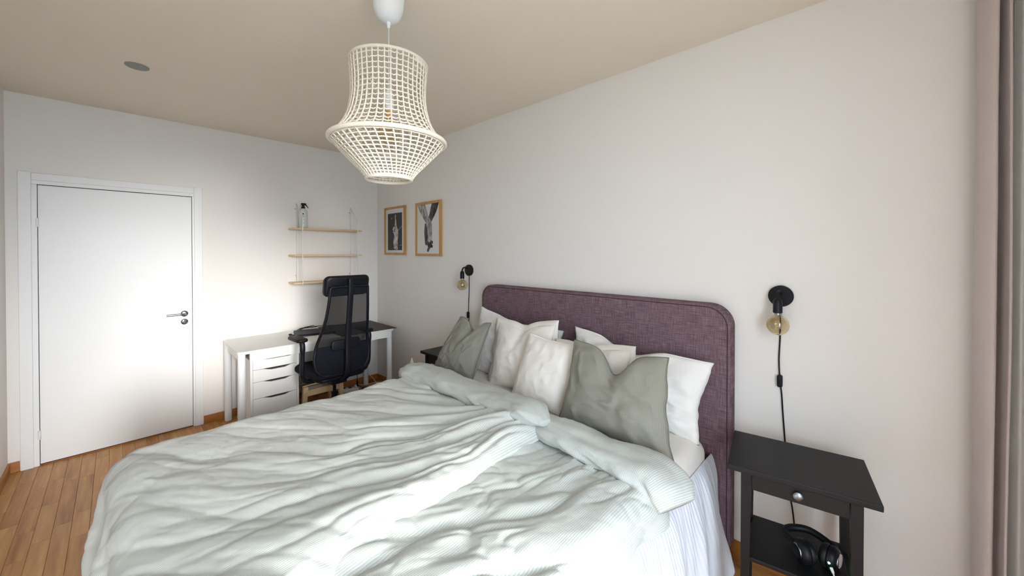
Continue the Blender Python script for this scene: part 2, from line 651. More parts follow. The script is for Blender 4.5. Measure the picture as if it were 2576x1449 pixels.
# ------------------------------------------------------------------ bed
BX0, BX1, BYF = 2.06, 3.778, -2.15
bed = thing('bed', 'wide bed with a tall upholstered purple headboard against the wall', 'bed', (2.94, -1.1, 0))
hp = rrect(2.02, 3.865, .08, 1.285, .11, 12, (0, 0, 1, 1))
hb = obj('headboard', cushion(hp, lambda u, w, d: (u, -.012 - d, w), .092, .012, 4), 'heather', bed, True, angle=50)
inset = rrect(2.034, 3.851, .09, 1.271, .10, 12, (0, 0, 1, 1))
obj('headboard_seam', MB().tube([(u, -.1045, w) for u, w in inset[1:] + inset[:1]], .0022, 6), 'heather_dark', hb, True)
obj('bed_base', MB().box(BX0 + .03, BX1 - .04, BYF + .04, -.115, .14, .36, .01), 'white_linen', bed)
for x in (BX0 + .15, BX1 - .16):
    for y in (BYF + .15, -.25):
        obj('leg', MB().lathe([(.022, 0), (.028, .14)], (x, y, 0), 16), 'black_wood', bed, True, angle=40)

# mattress in a cream fitted sheet
bm = bmesh.new()
NX, NY = 60, 70
mb = MB()


def mattress_surface():
    x0, x1, y0, y1, z0, z1, r = BX0, BX1, BYF, -.108, .36, .625, .075
    prof = [(0, z0), (0, z0 + .04)] + [(0 + 0, z0 + .1), (0, z1 - r)] + [(r * (1 - math.cos(a)), z1 - r + r * math.sin(a)) for a in np.linspace(0, PI / 2, 8)[1:]]
    rows = []
    for ins, z in prof:
        poly = rrect(x0 + ins, x1 - ins, y0 + ins, y1 - ins, .10 if ins < .06 else .05, 8)
        P = np.array(poly)
        rows.append((P, z))
    n = len(rows[0][0])
    c = np.array([(x0 + x1) / 2, (y0 + y1) / 2])
    A = [np.column_stack([P, np.full(n, z)]) for P, z in rows]
    for k in (.85, .6, .3, .05):
        P = c + (rows[-1][0] - c) * k
        A.append(np.column_stack([P, np.full(n, z1 + .004)]))
    A = np.array(A)
    nz = fbm(A[..., 0] * 7 + A[..., 2] * 5, A[..., 1] * 7, 3, 3) * .012
    d = A[..., :2] - c
    d /= np.linalg.norm(d, axis=-1, keepdims=True) + 1e-6
    A[..., :2] += d * nz[..., None]
    A[..., 2] += nz * .5
    m_ = MB().grid(A, np.stack([A[..., 0] + A[..., 2], A[..., 1] + A[..., 2]], -1), True)
    m_.f.append(tuple(reversed(range(n))))
    m_.f.append(tuple((len(A) - 1) * n + k for k in range(n)))
    return m_


tag(obj('mattress', mattress_surface(), 'cream', None, True), 'thick mattress in a cream fitted sheet, its rounded corner bare by the headboard', 'mattress')


# gathered white bed skirt round three sides
def bed_skirt():
    path, r = [], .10
    x0, x1, y0 = BX0 - .004, BX1 + .006, BYF - .004
    path += [(x1, y) for y in np.linspace(-.118, y0 + r, 620)]
    path += [(x1 - r + r * math.cos(a), y0 + r - r * math.sin(a)) for a in np.linspace(0, PI / 2, 24)[1:]]
    path += [(x, y0) for x in np.linspace(x1 - r, x0 + r, 260)[1:]]
    path += [(x0 + r - r * math.sin(a), y0 + r - r * math.cos(a)) for a in np.linspace(0, PI / 2, 24)[1:]]
    path += [(x0, y) for y in np.linspace(y0 + r, -.118, 260)[1:]]
    P = np.array(path)
    s = np.r_[0, np.cumsum(np.linalg.norm(np.diff(P, axis=0), axis=1))]
    T = np.gradient(P, axis=0)
    T /= np.linalg.norm(T, axis=1, keepdims=True)
    N = np.stack([-T[:, 1], T[:, 0]], 1)
    N *= np.sign(((P - np.array([2.93, -1.1])) * N).sum(1, keepdims=True))
    rows = []
    ts = np.r_[np.linspace(0, .14, 14), np.linspace(.17, 1, 34)]
    zb = .045 + .13 * (1 - sstep(.0, .16, s)) + .012 * np.sin(s * 5) + .02 * fbm(s * 4, s * 0, 4)
    for t in ts:
        ph = s * 46 + 7 * vn(s * 2.6, t * 1.0 + s * 0, 5)
        fold = np.sin(ph * .5 + 4 * vn(s * 1.7, t * .7 + s * 0, 8)) * .5 + .5
        fine = np.sin(ph * 1.7 + 5 * vn(s * 5, t * 1.4 + s * 0, 9)) * .5 + .5
        gath = np.sin(s * 330 + 9 * vn(s * 14, s * 0, 12) + t * 6) * .5 + .5
        off = -.004 + .085 * t ** .6 + fold ** 1.4 * .050 * t ** .7 + fine * .014 * t ** .5 * (1 - .5 * t) + gath * .0045 * min(1, t * 12) * (1 - t) ** 1.6
        off = off + .016 * t ** .5 * fbm(s * 9, t * 5 + s * 0, 11, 3)
        off = off * (1 - .45 * (1 - sstep(0, .12, s)))
        rows.append(np.column_stack([P + N * off[:, None], .53 - t * (.53 - zb)]))
    A = np.array(rows)
    uv = np.stack(np.broadcast_arrays(s[None, :], ts[:, None] * .5), -1)
    return MB().grid(A, uv)


sk = tag(obj('bed_skirt', bed_skirt(), 'skirt', None, True, fix=False), 'white gathered bed skirt hanging in ruffles from the mattress to the floor', 'bed skirt')


# ------------------------------------------------------------------ duvets
def drape(p, q, zt, xl, xr, yf, R):
    dx = np.where(p < xl, p - xl, np.where(p > xr, p - xr, 0.))
    dy = np.where(q < yf, q - yf, 0.)
    d = np.hypot(dx, dy)
    ux, uy = dx / (d + 1e-9), dy / (d + 1e-9)
    a = np.minimum(d / R, PI / 2)
    rest = np.maximum(d - R * PI / 2, 0)
    H = R * np.sin(a) + rest * .10
    D = R * (1 - np.cos(a)) + rest * .99
    # hanging folds
    s = np.arctan2(uy, ux) * .5 + p * 1.0 + q * 1.0
    H = H + sstep(R, R + .25, d) * (.03 * np.sin(s * 17) + .02 * np.sin(s * 29 + 1))
    return np.stack([np.clip(p, xl, xr) + ux * H, np.maximum(q, yf) + uy * H, zt - D], -1)


def displace(A, h):
    du = np.gradient(A, axis=1)
    dv = np.gradient(A, axis=0)
    n = np.cross(du, dv)
    n /= np.linalg.norm(n, axis=-1, keepdims=True) + 1e-9
    if n[..., 2].mean() < 0:
        n = -n
    return A + n * h[..., None]


def overlap_x(q):
    """right-hand hem of the left duvet"""
    return np.interp(-np.asarray(q), [.70, 1.2, 1.6, 1.88, 2.3, 2.8], [3.24, 3.25, 3.30, 3.34, 3.40, 3.46])


HEAD = -.735


def duvet_left():
    nu, nv = 270, 320
    a = np.linspace(0, 1, nu)[None, :]
    q = np.linspace(HEAD, BYF - .50, nv)[:, None] + 0 * a
    pr = overlap_x(q) + .02 * fbm(q * 4, q * 0, 2)
    p = 1.62 + (pr - 1.62) * a
    e = pr - p
    zt = .612 + .078 + .032 * np.exp(-((e - .10) / .20) ** 2)
    zt = zt - .062 * (1 - np.sqrt(np.clip(e / .075, 0, 1)))
    zt += .030 * np.exp(-((e - .2) / .22) ** 2 - ((q + .85) / .22) ** 2)
    A = drape(p, q, zt, 2.08, 9.0, BYF + .02, .105)
    # folds fan out from the gathered lump
    Qx, Qy = 3.26, -.66
    dx, dy = p - Qx, q - Qy
    rho = np.hypot(dx, dy)
    phi = np.arctan2(-dy, -dx)
    wob = .35 * fbm(p * 2.2, q * 2.2, 21, 2)
    f1 = valley((phi + wob) * 5.0, rho * .55, 40)
    f2 = valley((phi + wob * .7) * 11.0, rho * 1.1 + 3, 41)
    amp = sstep(.04, .28, rho) * (1 - .72 * sstep(.55, 1.5, rho))
    h = amp * (.034 * (f1 - .5) + .013 * (f2 - .5))
    h += .026 * fbm(p * 2.1, q * 2.1, 50, 2)
    # long soft folds on the wide part, running with the cloth
    t = (p * .80 + q * .60)
    n = (-p * .60 + q * .80)
    wn_ = .08 * fbm(p * 3, q * 3, 63, 2)
    h += .013 * (valley((n + wn_) * 3.6, t * .9, 60) - .5) * sstep(.35, 1.0, rho)
    h += .0048 * (valley((n + wn_) * 11, t * 2.2, 61) - .5) * (.35 + 1.3 * vn(p * 3, q * 3, 65))
    h += .0016 * (valley((n - wn_) * 28, t * 7.0, 64) - .5)
    h += .003 * fbm(p * 22, q * 22, 62, 3)
    h *= sstep(-.004, .05, e) * .8 + .2
    A = displace(A, h)
    return MB().grid(A, np.stack([p, q], -1))


def duvet_right():
    nu, nv = 210, 340
    a = np.linspace(0, 1, nu)[None, :]
    q = np.linspace(HEAD, BYF - .50, nv)[:, None] + 0 * a
    pl = np.minimum(overlap_x(q) - .28, 3.2)
    pe = 3.725 + .17 + .035 * fbm(q * 5, q * 0, 6, 2)
    p = pl + (pe - pl) * a
    zt = .612 + .058 - .03 * (1 - sstep(0, .12, p - pl)) + 0 * p
    A = drape(p, q, zt, 0, 3.725, BYF + .02, .072)
    t = p * .40 + q * .92
    n = p * .92 - q * .40
    wx = .10 * fbm(p * 3, q * 3, 70, 2)
    wy = .10 * fbm(p * 3 + 9, q * 3, 71, 2)
    mk = sstep(.25, .75, vn(p * 4.2, q * 4.2, 77))
    h = .030 * (valley((n + wx) * 4.4, (t + wy) * 1.5, 72) - .5)
    h += .013 * (valley((n + wx) * 9 + 4, (t + wy) * 3.6, 73) - .5) * (.3 + mk)
    h += .0045 * (valley((n - wy) * 20, (t + wx) * 9, 74) - .5) * (.2 + 1.2 * mk)
    h += .016 * fbm(p * 2.6, q * 2.6, 75, 2)
    h += .003 * fbm(p * 24, q * 24, 76, 3)
    h = np.maximum(h, -.045)
    h *= .35 + .65 * sstep(.0, .12, p - pl)
    A = displace(A, h)
    return MB().grid(A, np.stack([p, q], -1))


def band(path, rad, flat, n=44, m=110, seed=0, twist=0.0, amp=.012):
    """turned-back puffy edge: flattened roll along path; rad = half width along it, flat = height ratio"""
    P = spline(path, m)
    R = spline([[r] for r in rad], m)[:, 0]
    F = spline([[r] for r in flat], m)[:, 0]
    T = np.gradient(P, axis=0)
    T /= np.linalg.norm(T, axis=1, keepdims=True)
    up = np.array([0, 0, 1.0])
    side = np.cross(T, up)
    side /= np.linalg.norm(side, axis=1, keepdims=True)
    top = np.cross(side, T)
    s = np.r_[0, np.cumsum(np.linalg.norm(np.diff(P, axis=0), axis=1))]
    ang = np.linspace(0, 2 * PI, n, endpoint=False)
    A = np.zeros((m, n, 3))
    for j, a in enumerate(ang):
        ca, sa = math.cos(a), math.sin(a)
        ca = math.copysign(abs(ca) ** .8, ca)
        k = 1 + amp / .1 * (2.2 * fbm(s * 7, s * 0 + 3 * math.cos(a) + 3, seed, 2) + 1.2 * fbm(s * 17 + 3 * math.sin(a), s * 0 + 5 * math.cos(a), seed + 1, 3))
        A[:, j] = P + side * (R * ca * k)[:, None] + top * (R * F * sa * k)[:, None]
    uv = np.stack(np.broadcast_arrays(s[:, None], (ang / (2 * PI))[None, :] * .5), -1)[..., ::-1] * np.array([1, 1])
    uv = np.stack([uv[..., 1], uv[..., 0]], -1)
    mb = MB().grid(A, uv, True)
    mb.f.append(tuple(reversed(range(n))))
    mb.f.append(tuple((m - 1) * n + k for k in range(n)))
    return mb, A


dl = thing('duvet', 'sage striped duvet on the door side of the bed, lapped over the other one', 'duvet', (2.5, -1.5, .62), group='sage duvets on the bed')
cov = obj('cover', duvet_left(), 'duvet', dl, True, fix=False)
lb, LA = band([(1.90, -.74, .665), (2.0, -.735, .70), (2.2, -.735, .715), (2.5, -.745, .72), (2.8, -.76, .725), (3.02, -.775, .745), (3.16, -.79, .76), (3.27, -.815, .752)],
              [.06, .10, .105, .105, .10, .10, .095, .03], [.55, .55, .52, .5, .5, .52, .55, .5], seed=3, amp=.016)
bd = obj('turned_back_edge', lb, 'duvet', dl, True)
obj('hem_stitching', MB().tube([tuple(p) for p in LA[6:92, 40] + np.array([0, -.001, .0])], .0016, 5), 'sage_dark', bd, True)
obj('hem_stitching', MB().tube([tuple(p) for p in LA[6:92, 41] + np.array([0, -.001, .0])], .0016, 5), 'sage_dark', bd, True)
fp = MB()
fa = np.zeros((9, 9, 3))
for i in range(9):
    for j in range(9):
        u, v = i / 8, j / 8
        fa[i, j] = (1.90 + .16 * u * (1 - .3 * v), -.73 - .03 * u + .04 * v, .66 + .11 * v * (1 - u * .75) + .01 * math.sin(u * 7))
obj('corner_flap', MB().grid(fa, np.stack([fa[..., 0], fa[..., 2]], -1)), 'duvet', dl, True, fix=False)

dr2 = thing('duvet', 'crumpled sage striped duvet on the nightstand side of the bed', 'duvet', (3.5, -1.5, .62), group='sage duvets on the bed')
obj('cover', duvet_right(), 'duvet', dr2, True, fix=False)
rb, RA = band([(3.10, -.735, .69), (3.22, -.745, .695), (3.36, -.755, .70), (3.52, -.76, .695), (3.64, -.755, .695), (3.75, -.76, .685), (3.82, -.775, .655), (3.86, -.79, .62)],
              [.05, .085, .105, .105, .115, .125, .12, .085], [.6, .55, .48, .44, .42, .42, .45, .45], seed=13, amp=.017)
b2 = obj('turned_back_edge', rb, 'duvet', dr2, True)
obj('hem_stitching', MB().tube([tuple(p) for p in RA[12:100, 40] + np.array([0, -.001, 0])], .0016, 5), 'sage_dark', b2, True)


# ------------------------------------------------------------------ pillows
def pillow(name, label, group, mat, w, h, t, loc, lean=12, yaw=0, roll=0, chop=0.0, pinch=0.0, shear=0.0, flange=0.0, seed=0, seam=None, dent=0.0, wr=1.0, chop_u=0.0):
    n = 56
    u = np.linspace(-1, 1, n)
    U, V = np.meshgrid(u, u)
    prof = np.clip(1 - np.abs(U) ** 2.6, 0, 1) ** .6 * np.clip(1 - np.abs(V) ** 2.6, 0, 1) ** .6
    X = w / 2 * U * (1 - .075 * (1 - V ** 2) * np.abs(U) ** 3)
    Z = h / 2 * V * (1 - .085 * (1 - U ** 2) * np.abs(V) ** 3)
    top = np.clip((V + .45) / 1.45, 0, 1)
    cc = np.exp(-((U - chop_u) / .30) ** 2)
    Z = Z - chop * cc * top ** 1.5
    X = X * (1 - pinch * (V + 1) / 2) + shear * V
    th = t / 2 * prof
    crease = np.exp(-((U - chop_u + .10 * (1 - V)) / .13) ** 2) * np.clip((V + .25) / 1.25, 0, 1) * (chop > 0)
    th = th * (1 - .45 * crease * top)
    sag = (1 + .22 * np.clip(-V, -1, 1))
    out = []
    for sgn in (-1, 1):
        d = wr * 1.35 * (.016 * fbm(U * 2.4 + 9 * sgn, V * 2.4, seed, 2) + .010 * (ridge(U * 3 + V * 1.2, V * 2.2 - U, seed + 5) - .5) + .005 * fbm(U * 11, V * 11, seed + 9, 3)) * prof ** .5
        Yc = sgn * (th * sag) + d * sgn
        Yc -= dent * np.exp(-(U / .5) ** 2 - (V / .5) ** 2) * sgn
        out.append(np.stack([X, Yc, Z], -1))
    wob = fbm(U * 3, V * 3, seed + 20, 2) * .012 * wr
    for A in out:
        A[..., 0] += wob
        A[..., 2] += wob * .8
    R = Matrix.Rotation(math.radians(yaw), 4, 'Z') @ Matrix.Rotation(math.radians(-lean), 4, 'X') @ Matrix.Rotation(math.radians(roll), 4, 'Y')
    Rn = np.array(R.to_3x3())
    out = [A @ Rn.T + np.array(loc) for A in out]
    zmin = min(A[..., 2].min() for A in out)
    root = thing(name, label, 'pillow', (loc[0], loc[1], zmin), group=group)
    uv = np.stack([U * w / 2, V * h / 2], -1)
    mb = MB().grid(out[0], uv).grid(out[1], uv)
    # weld the rim
    k = n * n
    rim = [(0, j) for j in range(n)] + [(i, n - 1) for i in range(1, n)] + [(n - 1, j) for j in range(n - 2, -1, -1)] + [(i, 0) for i in range(n - 2, 0, -1)]
    ids = [i * n + j for i, j in rim]
    for a, b in zip(ids, ids[1:] + ids[:1]):
        mb.f.append((a, b, b + k, a + k))
    case = obj('pillowcase', mb, mat, root, True)
    rp = [out[0][i, j] for i, j in rim]
    if flange:
        c = np.array(loc)
        fl_ = MB()
        ring = []
        for (i, j), p in zip(rim, rp):
            d = Rn @ np.array([U[i, j] ** 3, 0, V[i, j] ** 3])
            d = d / (np.linalg.norm(d) + 1e-9)
            ring.append((p - d * .01, p + d * flange + Rn @ np.array([0, .006 * math.sin(9 * (U[i, j] + V[i, j])), 0])))
        A = np.array(ring).transpose(1, 0, 2)
        off = Rn @ np.array([0, .003, 0])
        A4 = np.array([A[0] + off, A[1] + off * .6, A[1] - off * .6, A[0] - off])
        fl_.grid(A4, A4[..., [0, 2]], True)
        obj('flange', fl_, mat, case, True)
    if seam:
        obj('seam', MB().tube([tuple(p) for p in rp[::2]], .0032, 6, closed=True), seam, case, True)
    return root


G1 = 'white pillows piled against the headboard'
pillow('pillow', 'white pillow standing at the far left end of the headboard', G1, 'white_linen', .84, .50, .15, (2.46, -.195, .825), 8, 0, 5.5, .02, 0, 0, 0, 1)
pillow('pillow', 'long white pillow against the right half of the headboard, its corner sticking out', G1, 'white_linen', .84, .41, .16, (3.375, -.20, .842), 9, 0, 5, .06, .02, .01, 0, 2, wr=1.6, chop_u=-.05)
pillow('pillow', 'white flanged pillow just behind the left green pillow', G1, 'cream', .54, .46, .15, (2.655, -.315, .845), 12, 0, -5, .03, .05, .02, .03, 3, wr=.6)
pillow('pillow', 'white flanged pillow peeking out behind the notched top of the right green pillow', G1, 'cream', .50, .38, .15, (3.19, -.325, .82), 12, 0, -5, .01, 0, .02, .03, 4)
pillow('pillow', 'plump cream pillow in the middle, front of the white ones', G1, 'cream', .46, .43, .17, (2.965, -.425, .825), 13, 2, 2, .0, .12, .02, 0, 5, wr=.4)
G2 = 'sage green throw pillows'
pillow('pillow', 'grey green pillow with a notched top on the far side of the bed', G2, 'sage', .53, .44, .16, (2.235, -.475, .86), 10, -6, 0, .085, .30, .10, 0, 6, 'sage_dark', chop_u=.05)
pillow('pillow', 'large grey green pillow with a deep notched top nearest the right nightstand', G2, 'sage', .62, .44, .17, (3.445, -.50, .855), 13, 0, 0, .115, .16, -.005, 0, 7, 'sage_dark', chop_u=.03)


# ------------------------------------------------------------------ nightstands (local frame, front = -y)
def nightstand(label, loc, rotz):
    r = thing('nightstand', label, 'nightstand', loc, rotz, 'black nightstands', local=True)
    obj('top', MB().box(-.23, .23, -.175, .175, .678, .70, .003), 'black_wood', r)
    for sx in (-1, 1):
        for sy in (-1, 1):
            x0, y0 = sx * .166, sy * .138
            leg = MB()
            o_, i_ = .017, .013
            zz = [(0, i_), (.60, o_), (.678, o_)]
            vs, fs = [], []
            for z, hw in zz:
                cx = x0 + sx * (.017 - hw)
                cy = y0 + sy * (.017 - hw)
                vs += [(cx - hw, cy - hw, z), (cx + hw, cy - hw, z), (cx + hw, cy + hw, z), (cx - hw, cy + hw, z)]
            for i in range(2):
                for k in range(4):
                    fs.append((i * 4 + k, i * 4 + (k + 1) % 4, i * 4 + 4 + (k + 1) % 4, i * 4 + 4 + k))
            fs += [(3, 2, 1, 0), (8, 9, 10, 11)]
            obj('leg', leg.add(vs, fs), 'black_wood', r)
        obj('side_rail', MB().box(sx * .166 - .009, sx * .166 + .009, -.121, .121, .612, .678), 'black_wood', r)
        obj('lower_rail', MB().box(sx * .166 - .008, sx * .166 + .008, -.121, .121, .29, .322), 'black_wood', r)
    obj('back_rail', MB().box(-.149, .149, .13, .148, .612, .678), 'black_wood', r)
    d = obj('drawer', MB().box(-.1465, .1465, -.15, -.128, .610, .674, .0015).box(-.14, .14, -.128, .12, .618, .66), 'black_wood', r)
    obj('knob', MB().lathe([(.006, -.15), (.006, -.158), (.0145, -.161), (.0155, -.167), (.011, -.171), (.003, -.172)], (0, 0, .644), 20, 'y'), 'steel', d, True, angle=50)
    obj('shelf', MB().box(-.156, .156, -.15, .15, .322, .338, .002), 'black_wood', r)
    return r


NS = (4.152, -.292, 0)
NA = math.radians(9.1)
nightstand('black wooden nightstand with one drawer and an open shelf holding headphones', NS, NA)
nightstand('black nightstand half hidden behind the far side of the bed', (1.775, -.215, 0), 0)


# ------------------------------------------------------------------ wall lamps
def sconce(label, x, zc, cord, sw):
    r = thing('wall_lamp', label, 'wall lamp', (x, 0, zc), group='black plug-in wall lamps')
    pl = obj('wall_plate', MB().lathe([(.050, 0), (.050, -.018), (.047, -.021), (.01, -.022)], (x, -.001, zc), 40, 'y'), 'black_metal', r, True, angle=40)
    y = -.088
    obj('arm', MB().tube(spline([(x, -.02, zc + .012), (x, -.05, zc + .026), (x, -.075, zc + .022), (x, y, zc + .004), (x, y, zc - .012)], 26), .0065, 10), 'black_metal', r, True)
    obj('socket', MB().lathe([(.006, zc - .002), (.012, zc - .006), (.0185, zc - .018), (.019, zc - .07), (.016, zc - .072)], (x, y, 0), 24), 'black_plastic', r, True, angle=50)
    br = .047
    bc = zc - .072 - .014 - br + .006
    prof = [(.0125, zc - .070), (.0125, zc - .080)] + [(br * math.sin(a), bc + br * math.cos(a)) for a in np.linspace(.42, PI - .02, 18)]
    bulb = obj('bulb', MB().lathe(prof + [(max(p_[0] - .0012, .0004), p_[1] + (.0012 if p_[1] < bc else 0)) for p_ in reversed(prof)], (x, y, 0), 32, closed=True), 'amber', r, True)
    obj('bulb_collar', MB().lathe([(.0128, zc - .070), (.0135, zc - .078), (.011, zc - .079)], (x, y, 0), 20), 'steel', bulb, True, angle=40)
    fil = []
    for k in range(60):
        a = k / 59
        fil.append((x + .012 * math.cos(a * 14), y + .012 * math.sin(a * 14), bc + .025 - .045 * a))
    obj('filament', MB().tube(fil, .0012, 5), 'filament', bulb, True)
    obj('cord', MB().tube(spline(cord, 60), .0032, 8), 'rubber_black', r, True)
    sx, sz = sw
    s = obj('cord_switch', cushion(rrect(sx - .011, sx + .011, sz - .029, sz + .029, .008, 5), lambda u, w, d: (u, -.004 - d, w), .018, .004, 3), 'black_plastic', r, True, angle=40)
    obj('rocker', MB().box(sx - .004, sx + .004, -.0245, -.021, sz - .009, sz + .009, .001), 'rubber_black', s)


sconce('black wall lamp with amber globe bulb above the right nightstand', 4.055, 1.343,
       [(4.055, -.008, 1.30), (4.053, -.008, 1.15), (4.049, -.008, 1.04), (4.052, -.008, .96), (4.054, -.008, .93), (4.060, -.008, .88), (4.066, -.008, .78), (4.074, -.008, .66), (4.077, -.008, .57), (4.072, -.01, .50), (4.085, -.012, .44), (4.105, -.02, .36), (4.12, -.022, .2), (4.12, -.02, .05)], (4.0535, .937))
sconce('black wall lamp with amber globe bulb beside the two framed prints', 1.745, 1.388,
       [(1.745, -.008, 1.34), (1.744, -.008, 1.2), (1.737, -.008, 1.08), (1.734, -.008, 1.0), (1.74, -.008, .94), (1.745, -.008, .85), (1.745, -.008, .6), (1.75, -.015, .2), (1.75, -.018, .05)], (1.7345, .985))


# ------------------------------------------------------------------ headphones and charging cable on the shelf
def ns_world(u, v, z):
    c, s = math.cos(NA), math.sin(NA)
    return Vector((NS[0] + u * c - v * s, NS[1] + u * s + v * c, z))


hpz = .338
HU, HV = .05, -.02
hp_ = thing('headphones', 'black over-ear headphones with a green charging light', 'headphones', tuple(ns_world(HU, HV, hpz)), NA, local=True)
bp = spline([(.005, -.035, .050), (-.030, -.005, .052), (-.032, .028, .056), (.0, .050, .062), (.045, .056, .066), (.09, .040, .060), (.122, .014, .054), (.128, -.015, .050)], 48)
bp[:, 0] -= HU
bp[:, 1] -= HV
obj('headband', MB().tube([tuple(p) for p in bp], [.008 + .006 * max(0, math.sin(PI * k / 47)) ** .6 for k in range(48)], 12), 'black_leather', hp_, True)
for (cu_, cv_), (ax, ay), led in (((.028, -.058), (-.86, -.50), False), ((.102, -.036), (.93, -.36), True)):
    Rm = Matrix.Rotation(math.atan2(ay, ax), 3, 'Z')
    cen = Vector((cu_ - HU, cv_ - HV, .0445))

    def put(mb):
        mb.v = [tuple(Rm @ Vector(p) + cen) for p in mb.v]
        return mb
    cup = obj('ear_cup', put(MB().lathe([(.030, -.002), (.042, .003), (.0435, .014), (.038, .026), (.027, .030)], (0, 0, 0), 32, 'x')), 'black_plastic', hp_, True, angle=50)
    obj('ear_cushion', put(MB().lathe([(.022, -.024), (.034, -.024), (.041, -.018), (.0435, -.009), (.040, -.001), (.020, -.002)], (0, 0, 0), 32, 'x')), 'black_leather', cup, True, angle=60)
    obj('cap_ring', put(MB().lathe([(.0265, .0285), (.028, .0315), (.0265, .034), (.023, .033)], (0, 0, 0), 32, 'x')), 'chrome', cup, True)
    if led:
        obj('status_light', MB().lathe([(.004, -.041), (.0042, -.045), (.002, -.0465)], (cen.x - .004, cen.y, cen.z + .002), 12, 'y'), 'led', cup, True)
cp = [(.104, -.082, .032), (.109, -.095, .022), (.114, -.115, .010), (.118, -.140, .004), (.121, -.158, .0035)]
cw = [tuple(ns_world(p[0], p[1], p[2] + hpz)) for p in cp]
cw += [tuple(ns_world(.122, -.172, .31)), tuple(ns_world(.12, -.176, .1)), tuple(ns_world(.13, -.20, .006)), tuple(ns_world(.30, -.25, .006))]
cc = thing('charging_cable', 'white charging cable plugged into the headphones', 'cable', cw[0])
obj('wire', MB().tube(spline(cw, 60), .0026, 8), 'white_plastic', cc, True)
obj('plug', MB().tube([cw[0], tuple(Vector(cw[0]).lerp(Vector(cw[1]), .95))], [.0055, .0045], 10), 'white_plastic', cc, True, angle=40)

# ------------------------------------------------------------------ framed prints
def figure_hands(u0, z0, w, h, y, parent):
    polys = [('skin_dark', [(.67, 0), (.97, 0), (.92, .1), (.84, .2), (.72, .30), (.62, .38), (.5, .46), (.42, .43), (.5, .31), (.58, .18), (.62, .08)]),
             ('skin_dark', [(.36, .38), (.43, .40), (.47, .55), (.5, .70), (.47, .80), (.42, .84), (.37, .81), (.34, .70), (.33, .55), (.34, .45)]),
             ('skin_light', [(0, 0), (.36, 0), (.42, .10), (.5, .23), (.62, .34), (.67, .42), (.68, .56), (.68, .70), (.63, .77), (.57, .74), (.53, .78), (.48, .74), (.49, .60), (.46, .50), (.40, .38), (.28, .28), (.14, .15)]),
             ('skin_dark', [(.48, .75), (.56, .77), (.66, .73), (.72, .76), (.71, .80), (.66, .81), (.71, .84), (.70, .88), (.62, .88), (.58, .90), (.52, .96), (.46, .965), (.45, .93), (.50, .87), (.46, .82)])]
    for k, (mt, pl) in enumerate(polys):
        d = .0006 + .0003 * k
        obj('printed_shape', MB().prism([(a, b) for a, b in pl], lambda a, b: (u0 + a * w, y, z0 - b * h), lambda a, b: (u0 + a * w, y - d, z0 - b * h)), mt, parent)


def figure_white(u0, z0, w, h, y, parent):
    main = [(.50, .04), (.56, .03), (.58, .09), (.56, .14), (.60, .22), (.62, .32), (.66, .38), (.72, .46), (.74, .55), (.72, .64), (.69, .74), (.71, .85), (.70, .98), (.62, 1.0), (.58, .93), (.52, 1.0), (.47, .93), (.42, .97), (.44, .88), (.40, .80), (.42, .70), (.47, .62), (.44, .57), (.49, .50), (.52, .40), (.50, .30), (.52, .20), (.51, .12)]
    side = [(.38, .40), (.43, .36), (.50, .38), (.50, .42), (.44, .42), (.47, .46), (.41, .48), (.47, .52), (.42, .55), (.37, .52), (.39, .47), (.35, .44)]
    dot = [(.28 + .035 * math.cos(a), .14 + .02 * math.sin(a)) for a in np.linspace(0, 2 * PI, 12, endpoint=False)]
    ray = [(.70, .47), (1.0, .36), (1.0, .366), (.72, .478)]
    ray2 = [(.84, .875), (1.0, .85), (1.0, .856), (.85, .882)]
    for k, pl in enumerate((main, side, dot, ray, ray2)):
        d = .0006 + .0002 * k
        obj('printed_shape', MB().prism([(min(a, 1), min(b, 1)) for a, b in pl], lambda a, b: (u0 + a * w, y, z0 - b * h), lambda a, b: (u0 + a * w, y - d, z0 - b * h)), 'figure', parent)


def frame(label, x0, x1, z0, z1, kind):
    r = thing('picture_frame', label, 'picture', ((x0 + x1) / 2, 0, z0), group='framed prints')
    bw, y0, y1 = .024, -.024, -.002
    for nm, a, b, c, d in (('frame_stile', x0, x0 + bw, z0, z1), ('frame_stile', x1 - bw, x1, z0, z1), ('frame_rail', x0 + bw, x1 - bw, z0, z0 + bw), ('frame_rail', x0 + bw, x1 - bw, z1 - bw, z1)):
        obj(nm, MB().box(a, b, y0, y1, c, d, .0015), 'frame_oak', r)
    p = obj('print', MB().box(x0 + bw - .004, x1 - bw + .004, -.014, -.004, z0 + bw - .004, z1 - bw + .004), 'paper', r)
    ix0, ix1, iz0, iz1 = x0 + bw, x1 - bw, z0 + bw, z1 - bw
    if kind == 0:
        mx, mz = .045, .048
        b = obj('print_background', MB().box(ix0 + mx, ix1 - mx, -.0146, -.012, iz0 + mz * .6, iz1 - mz), 'ink_dark', p)
        figure_white(ix0 + mx, iz1 - mz, ix1 - ix0 - 2 * mx, iz1 - iz0 - 1.6 * mz, -.0146, p)
    else:
        figure_hands(ix0 + .004, iz1, ix1 - ix0 - .008, iz1 - iz0, -.014, p)


frame('oak framed dark print of a pale figure, nearer the room corner', .219, .671, 1.518, 2.062, 0)
frame('oak framed black and white print of two hands holding', .884, 1.33, 1.51, 2.06, 1)

